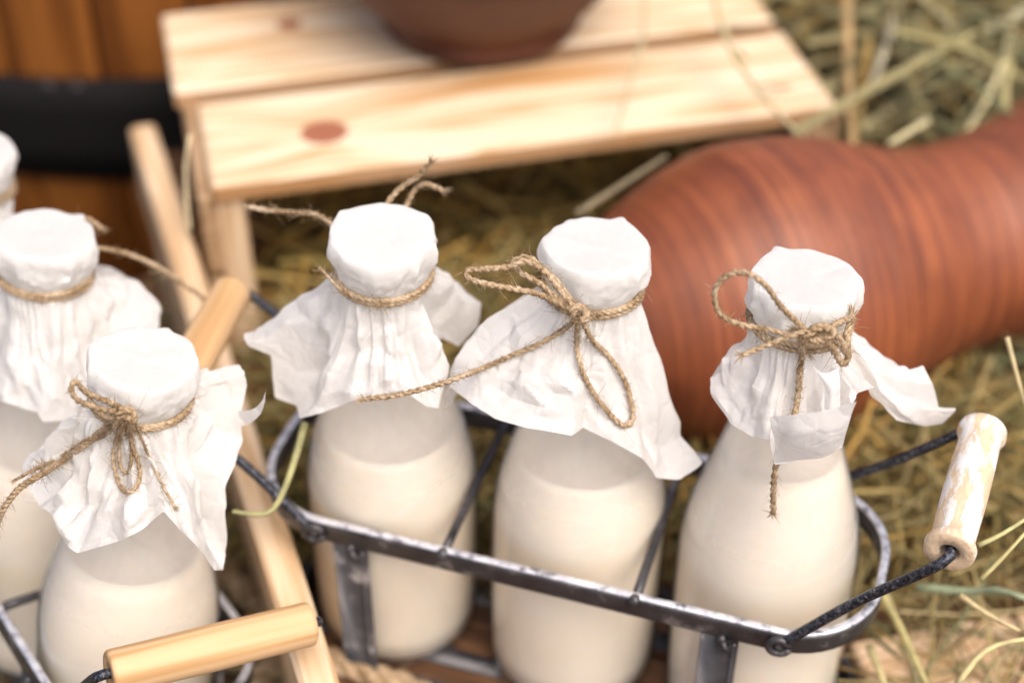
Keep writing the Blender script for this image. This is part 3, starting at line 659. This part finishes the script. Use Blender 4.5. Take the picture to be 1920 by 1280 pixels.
# ---------------------------------------------------------------- crate, board, barrel, pots
CD = unit([.9722, .2343, 0]); CE = unit([-.2343, .9722, 0]); CT = .12
ca = at_height(395, 350, CT)                              # front left top corner
crate = root('pine_crate', np.array([ca[0], ca[1], 0]), CD, CE, ZU)
tag(crate, "upturned pale pine crate with slatted top, carrying the dark clay pot", 'crate')
ZT = CT
def plank(name, c, h, mt, parent, bev=.002, X=(1,0,0), Y=(0,1,0), Z=(0,0,1)):
    """plank with its own object origin so that the grain starts at its own corner"""
    m = MB(); m.box((0,0,0), *h, bev=bev)
    o = mesh_obj(name, m.V, m.F, mt, None, smooth=False)
    Mx = Matrix.Identity(4)
    for i in range(3): Mx[i][0], Mx[i][1], Mx[i][2], Mx[i][3] = X[i], Y[i], Z[i], c[i]
    o.parent = parent; o.matrix_local = Mx
    return o
def top_slat(y0, w, x0, L, mt):
    m = MB(); m.box((L/2, -w/2, -.006), L/2, w/2, .006, bev=.0016)
    o = mesh_obj('slat', m.V, m.F, mt, None, smooth=False); o.parent = crate; o.matrix_local = Matrix.Translation((x0, y0 + w, ZT)); return o
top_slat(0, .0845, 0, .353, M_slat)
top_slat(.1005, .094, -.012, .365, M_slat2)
for x in (.0088, .343):
    for y in (.0112, .178):
        plank('corner_post', (x, y, (ZT-.0135)/2), ((ZT-.0135)/2-.0005, .008, .008), M_pine, crate, X=(0,0,1), Y=(0,1,0), Z=(-1,0,0))
for x in (-.0035, .3545):
    for z in (.028, .086):
        plank('end_board', (x, .0955, z), (.0925, .0265, .0045), M_pine_shade, crate, X=(0,1,0), Y=(0,0,1), Z=(1,0,0))
for z in (.028, .086): plank('back_board', (.1755, .1926, z), (.168, .026, .0045), M_pine, crate, X=(1,0,0), Y=(0,0,1), Z=(0,-1,0))

h0 = .08
e0, e1 = at_height(265, 232, h0), at_height(606, 1300, h0)
bd = unit(e1 - e0); bn = np.cross(ZU, bd); Lb = np.linalg.norm(e1 - e0)
board = root('side_board', (e0 + e1)/2 - ZU*.1165, bd, bn, ZU)
tag(board, "long pale board standing on edge between the two carriers", 'wooden board')
plank('upper_batten', (0, 0, .0905), (Lb/2, .0078, .026), M_pine, board, bev=.0022)
plank('lower_batten', (0, .002, .0315), (Lb/2-.01, .007, .0315), M_pine, board, bev=.002)

bar = root('barrel', (-.27, 1.318, -.32)); tag(bar, "big amber wooden barrel with black hoop behind the left bottles", 'barrel')
RB = .40; nst = 40
def rbar(z): return RB*(1 - .16*((z-.38)/.38)**2)
for k in range(nst):
    t0, t1 = 2*math.pi*k/nst + .004, 2*math.pi*(k+1)/nst - .004; m = MB(); V = []; zs = np.linspace(0, .76, 13)
    jig = random.Random(k).uniform(-.003, .003)
    for z in zs:
        for rr, ts in ((rbar(z)+jig, (t0, t0+.010, (t0+t1)/2, t1-.010, t1)), (rbar(z)-.022, (t1, t0))):
            for i, t in enumerate(ts):
                r_ = rr - (.0022 if rr > rbar(z)-.01 and i in (0,4) else 0); V.append((r_*math.cos(t), r_*math.sin(t), z))
    n = 7; F = [[i*n+j, i*n+(j+1)%n, (i+1)*n+(j+1)%n, (i+1)*n+j] for i in range(12) for j in range(n)] + [list(range(n))[::-1], [12*n+j for j in range(n)]]
    # grain runs along object X: turn the stave's axes
    V = [(z, x, y) for x, y, z in V]
    o = mesh_obj('stave', V, F, M_stave, None, smooth=False); o.parent = bar
    o.matrix_local = Matrix(((0,1,0,0),(0,0,1,0),(1,0,0,0),(0,0,0,1)))
def hoop(z0, z1):
    m = MB(); zs = np.linspace(z0, z1, 4)
    m.lathe([(rbar(z)+.0045, z) for z in zs] + [(rbar(z)+.0015, z) for z in zs[::-1]], 96, close=True)
    o = m.build('hoop', M_hoop, bar, world=False)
    for t in (-1.66, -1.612):
        q = MB(); q.lathe([(.0045,0),(.0040,.0012),(.002,.0022),(.0002,.0025)], 12, c=((rbar(z1)+.0035)*math.cos(t), (rbar(z1)+.0035)*math.sin(t), z1-.006), X=(-math.sin(t),math.cos(t),0), Y=(0,0,1), Z=(math.cos(t),math.sin(t),0)); q.build('rivet', M_rust, o, world=False)
hoop(.296, .376); hoop(.06, .11); hoop(.66, .71)

def lathe_obj(name, prof, n, c, z, mt, label, cat, rough=.0):
    z = unit(z); x = unit(np.cross([.1,.9,.3], z)); y = np.cross(z, x); m = MB(); P = []
    pr = np.array(prof); L = np.concatenate([[0], np.cumsum(np.linalg.norm(np.diff(pr, axis=0), axis=1))])
    t = np.linspace(0, L[-1], 150)
    sm = catmull([np.array([a, b, 0]) for a, b in prof], L[-1]/170)
    P = [(max(a, .0004) + rough*(noise.noise(Vector((b*170, 3.3, 0))) + .5*noise.noise(Vector((b*620, 7.3, 0)))), b) for a, b, _ in sm]
    m.lathe(P, n); o = mesh_obj(name, m.V, m.F, mt)
    Mx = Matrix.Identity(4)
    for i in range(3): Mx[i][0], Mx[i][1], Mx[i][2], Mx[i][3] = x[i], y[i], z[i], c[i]
    o.matrix_world = Mx; return tag(o, label, cat)
jA, jB = at_depth(1400, 556, .845), at_depth(1880, 440, .895); jz = unit(jB - jA); jo = jA - jz*.085
lathe_obj('clay_jug', [(.0005,0),(.03,.0),(.044,.0015),(.050,.006),(.059,.020),(.070,.042),(.078,.065),(.0815,.085),(.0812,.105),(.0772,.130),(.0700,.153),(.0630,.176),(.0588,.198),(.0590,.225),(.0630,.250),(.069,.273),(.072,.280),(.070,.283),(.066,.277),(.058,.245),(.054,.205),(.060,.165),(.072,.115),(.072,.07),(.05,.018),(.0005,.010)], 128, jo, jz, M_clay,
    "large red clay jug lying on its side in the hay", 'clay jug', .0006)
pc = at_height(903, 38, CT); pc[2] = CT + .0003
lathe_obj('clay_pot', [(.0005,.0),(.05,.0),(.056,.001),(.060,.003),(.0615,.008),(.0605,.012),(.0655,.018),(.081,.036),(.095,.066),(.102,.1),(.1,.13),(.085,.155),(.07,.175),(.06,.19),(.06,.205),(.065,.22),(.062,.222),(.056,.205),(.056,.19),(.08,.155),(.088,.12),(.083,.08),(.055,.02),(.0005,.012)], 96, pc, ZU, M_pot,
    "dark brown glazed clay pot standing on the crate top", 'clay pot', .0005)

# ---------------------------------------------------------------- ground, planks, hay
m_ = MB(); m_.add([(-40,-40,-.32),(40,-40,-.32),(40,40,-.32),(-40,40,-.32)], [[0,1,2,3]])
tag(m_.build('ground', M_soil, smooth=False), kind='structure')
deck = root('plank_deck', (0, 0, -.0105)); tag(deck, "amber plank deck under the right carrier, crate and jug", 'plank deck')
pdir = unit([.93, -.36, 0]); pn = np.cross(ZU, pdir)
for k in range(18):
    q0 = pn*(.10 + .084*k); q1 = e0 + np.array([.021, 0, 0])        # each plank starts along the standing board
    t = np.linalg.solve(np.array([[pdir[0], -bd[0]], [pdir[1], -bd[1]]]), (q1 - q0)[:2])[0]
    L = .95 + .05*math.sin(k*2.3)
    plank('plank', q0*np.array([1,1,0]) + pdir*(t + L/2), (L/2, .0405, .0095), M_floor, deck, bev=.0015, X=pdir, Y=pn, Z=ZU)
deck2 = root('plank_deck', (0, 0, -.0465)); tag(deck2, "dark amber plank floor under the left tilted carrier", 'plank deck')
for k in range(6):
    o_ = (e0 + e1)/2*np.array([1,1,0]) - bn*(0)
    side = bn if bn[0] < 0 else -bn
    c = np.array([o_[0], o_[1], 0]) + side*(-.020 + .09*k) + bd*.07
    plank('plank', c, (.30 + .008*(k % 3), .0435, .0095), M_floor, deck2, bev=.0015, X=bd, Y=bn, Z=ZU)

HAYC = np.array([(.40,.35,.20),(.32,.28,.15),(.50,.42,.24),(.28,.27,.16),(.22,.24,.14),(.42,.30,.12),(.54,.48,.32),(.17,.13,.06),(.30,.20,.075),(.24,.22,.13)])
def hay(name, n, sampler, seed, lmin, lmax, wmin, wmax, lift=.25, label=None, tone=(1,1,1)):
    rs = np.random.RandomState(seed); V = []; F = []; Cc = []
    for i in range(n):
        p = sampler(rs); L = rs.uniform(lmin, lmax); w = rs.uniform(wmin, wmax); a = rs.uniform(0, 2*math.pi); e = rs.normal(0, lift)
        d = np.array([math.cos(a)*math.cos(e), math.sin(a)*math.cos(e), math.sin(e)]); sd_ = unit(np.cross(d, ZU)); cv = rs.normal(0, .16)*sd_ + rs.normal(-.05, .12)*ZU
        up = np.cross(sd_, d); col = HAYC[rs.randint(len(HAYC))]*rs.uniform(.55, 1.30)*np.array(tone); b = len(V)
        flat = .35 if rs.rand() < .6 else .9; kink = rs.normal(0, .10) if rs.rand() < .3 else 0
        for k, t in enumerate((-.5,-.2,.12,.5)):
            c = p + d*L*t + cv*L*(t*t*4 - .4)*.5 + up*kink*L*(abs(t)); ww = w*(1 - .55*max(0, t+.1))
            V += [c + sd_*ww*.5, c - sd_*ww*.5, c + up*ww*flat]; Cc += [(*col, 1)]*3
        for k in range(3):
            for j in range(3): F.append([b+k*3+j, b+k*3+(j+1) % 3, b+k*3+3+(j+1) % 3, b+k*3+3+j])
    o = mesh_obj(name, V, F, M_hay, smooth=False, colors=Cc); tag(o, label, 'hay', None, 'stuff'); return o
def jug_clear(p):
    q = p - jo; z = q@jz; return not (0 < z < .31 and np.linalg.norm(q - z*jz) < .078)
def box_sampler(x0, x1, y0, y1, zf, spread):
    def s(rs):
        for _ in range(30):
            x, y = rs.uniform(x0, x1), rs.uniform(y0, y1); p = np.array([x, y, zf(x, y) + abs(rs.normal(0, spread))])
            la = (p - C2)@AX; lb = (p - C2)@BX
            ci = (p - ca)@CD; cj = (p - ca)@CE
            if abs(la) < .142 and abs(lb) < .050: continue
            if -.01 < ci < .36 and -.0 < cj < .21: continue
            if not jug_clear(p): continue
            return p
        return p
    return s
hay('hay', 3600, box_sampler(.12, .62, .62, 1.45, lambda x, y: .002 + .10*min(1, max(0, (y-.62)/.42)) + .03*math.sin(x*17)*math.sin(y*13), .034), 1, .06, .17, .0018, .0056, .45, "tangled hay heap behind the crate and red jug", (.95,.96,.84))
hay('hay', 1500, box_sampler(.14, .50, .30, .70, lambda x, y: .001 + .016*max(0, min(1, (y-.42)/.2)), .010), 2, .04, .13, .0006, .0020, .26, "loose hay on the planks below the white painted grip", (.86,.80,.62))
hay('hay', 3600, box_sampler(-.12, .26, .545, .76, lambda x, y: .002 + .012*min(1, max(0, (y-.55)/.1)), .014), 3, .04, .11, .0009, .0030, .35, "hay packed between the carrier, crate and jug", (.80,.70,.46))
hay('hay', 900, box_sampler(-.40, -.10, .28, .78, lambda x, y: -.034, .008), 4, .04, .11, .0012, .0032, .22, "hay litter under the left carrier")
def crate_sampler(rs):
    return ca*np.array([1,1,0]) + CD*rs.uniform(.03,.33) + CE*rs.uniform(-.01,.16) + ZU*(.003 + abs(rs.normal(0,.010)))
hay('hay', 420, crate_sampler, 5, .04, .12, .0014, .004, .3, "hay heaped inside the open front of the crate", (1.0,.80,.42))

# single stalks one can tell apart
def stalk(P, w, col, label):
    C = catmull(P, .006); n = len(C); m = MB(); m.tube(C, [w*(1 - .5*i/n) for i in range(n)], 6)
    o = mesh_obj('hay_stalk', m.V, m.F, M_hay, colors=[(*col, 1)]*len(m.V)); tag(o, label, 'hay stalk', 'single hay stalks')
D = at_depth
stalk([D(356,440,.80),D(350,380,.79),D(348,310,.785),D(356,252,.78)], .0013, (.72,.60,.38), "upright pale stalk in front of the crate's near corner")
stalk([D(572,792,.668),D(556,850,.664),D(536,910,.660),D(512,955,.656),D(480,964,.655),D(436,958,.655)], .0017, (.36,.35,.17), "green yellow bent stalk hooked over the right carrier's rim end")
stalk([D(1330,-40,.93),D(1370,90,.90),D(1430,180,.87),D(1490,245,.85)], .0020, (.55,.48,.28), "long stalk slanting down across the crate's right slat end")
stalk([D(1210,-30,.93),D(1205,70,.90),D(1180,160,.875),D(1155,245,.855)], .0016, (.46,.43,.27), "greyish stalk lying across both crate slats right of the pot")
stalk([D(1586,-10,.98),D(1590,110,.95),D(1592,200,.93),D(1600,280,.91)], .0036, (.52,.36,.18), "thick reddish brown stem upright beside the crate's right corner")
stalk([D(1690,-20,.98),D(1660,90,.95),D(1630,170,.93)], .0034, (.50,.46,.34), "broad grey stalk leaning left above the jug neck")
stalk([D(1930,20,.97),D(1870,45,.96),D(1850,58,.955)], .0038, (.60,.56,.36), "broad pale blade at the top right photo corner")
stalk([D(1888,632,.66),D(1903,690,.66),D(1922,760,.66)], .0011, (.60,.50,.28), "thin straight straw tilted past the jug near the painted grip's top")
stalk([D(1640,1090,.72),D(1690,1180,.70),D(1745,1300,.68)], .0021, (.50,.44,.20), "thick yellow stalk running down from the right carrier's rounded end")
stalk([D(1660,1110,.725),D(1690,1190,.705),D(1728,1300,.685)], .0016, (.56,.48,.24), "second thinner yellow stalk beside the thick one at the carrier's end")
stalk([D(1630,1210,.71),D(1662,1290,.69)], .0020, (.58,.50,.26), "short straw stub below the carrier's rounded end")
stalk([D(1835,1022,.62),D(1880,1000,.62),D(1930,968,.62)], .0011, (.55,.53,.26), "green yellow blade passing behind the painted grip's lower end")
stalk([D(1840,1085,.63),D(1880,1045,.63),D(1930,990,.63)], .0010, (.56,.50,.24), "fine straw rising right of the painted grip's drilled end")
stalk([D(1790,1290,.64),D(1830,1235,.64),D(1870,1208,.64),D(1930,1196,.64)], .0015, (.58,.50,.26), "curved pale blade in the lower right photo corner")
stalk([D(1800,1115,.66),D(1850,1150,.655),D(1912,1182,.65)], .0013, (.60,.49,.27), "cut straw with its pale end pointing right, below the painted grip")
stalk([D(1720,1100,.70),D(1820,1108,.69),D(1870,1105,.68),D(1935,1125,.67)], .0022, (.30,.35,.22), "grey green flat blade under the painted grip")
stalk([D(1080,402,.80),D(1160,350,.81),D(1250,292,.82)], .0020, (.22,.18,.11), "dull straw leaning between crate edge and jug top")

# rope in front of the carrier
r1 = rope([at_height(560,1215,.006),at_height(620,1235,.006),at_height(690,1262,.006),at_height(770,1288,.006),at_height(840,1330,.006)], .0058, 71, 3, .5)
ro = r1.build('rope', M_jute); tag(ro, "thick pale rope lying by the foot of the right carrier", 'rope')
r2 = rope([at_height(415,1060,-.02),at_height(470,1120,-.018),at_height(515,1165,-.018),at_height(520,1225,-.018),at_height(470,1290,-.02)], .0068, 72, 3, 1.2)
ro = r2.build('rope', M_jute); tag(ro, "frayed brown rope coil under the bare wooden grip", 'rope')

# pieces of wood in the hay at the lower right
def loose(name, px, py, ang_, h, mt, label):
    c = at_height(px, py, 0); c[2] = h[2] + .0008; x = np.array([math.cos(ang_), math.sin(ang_), 0]); y = np.cross(ZU, x)
    m = MB(); m.box((0,0,0), *h, bev=.0015); o = mesh_obj(name, m.V, m.F, mt, None, smooth=False); Mx = Matrix.Identity(4)
    for i in range(3): Mx[i][0], Mx[i][1], Mx[i][2], Mx[i][3] = x[i], y[i], ZU[i], c[i]
    o.matrix_world = Mx; return tag(o, label, 'wood piece')
loose('loose_plank', 1850, 1255, R(12), (.062, .020, .006), M_pine, "tan offcut plank lying flat in the hay below the painted grip")
loose('loose_lath', 1905, 930, R(-62), (.045, .0055, .005), M_pine, "narrow pale lath lying in the hay behind the painted grip")
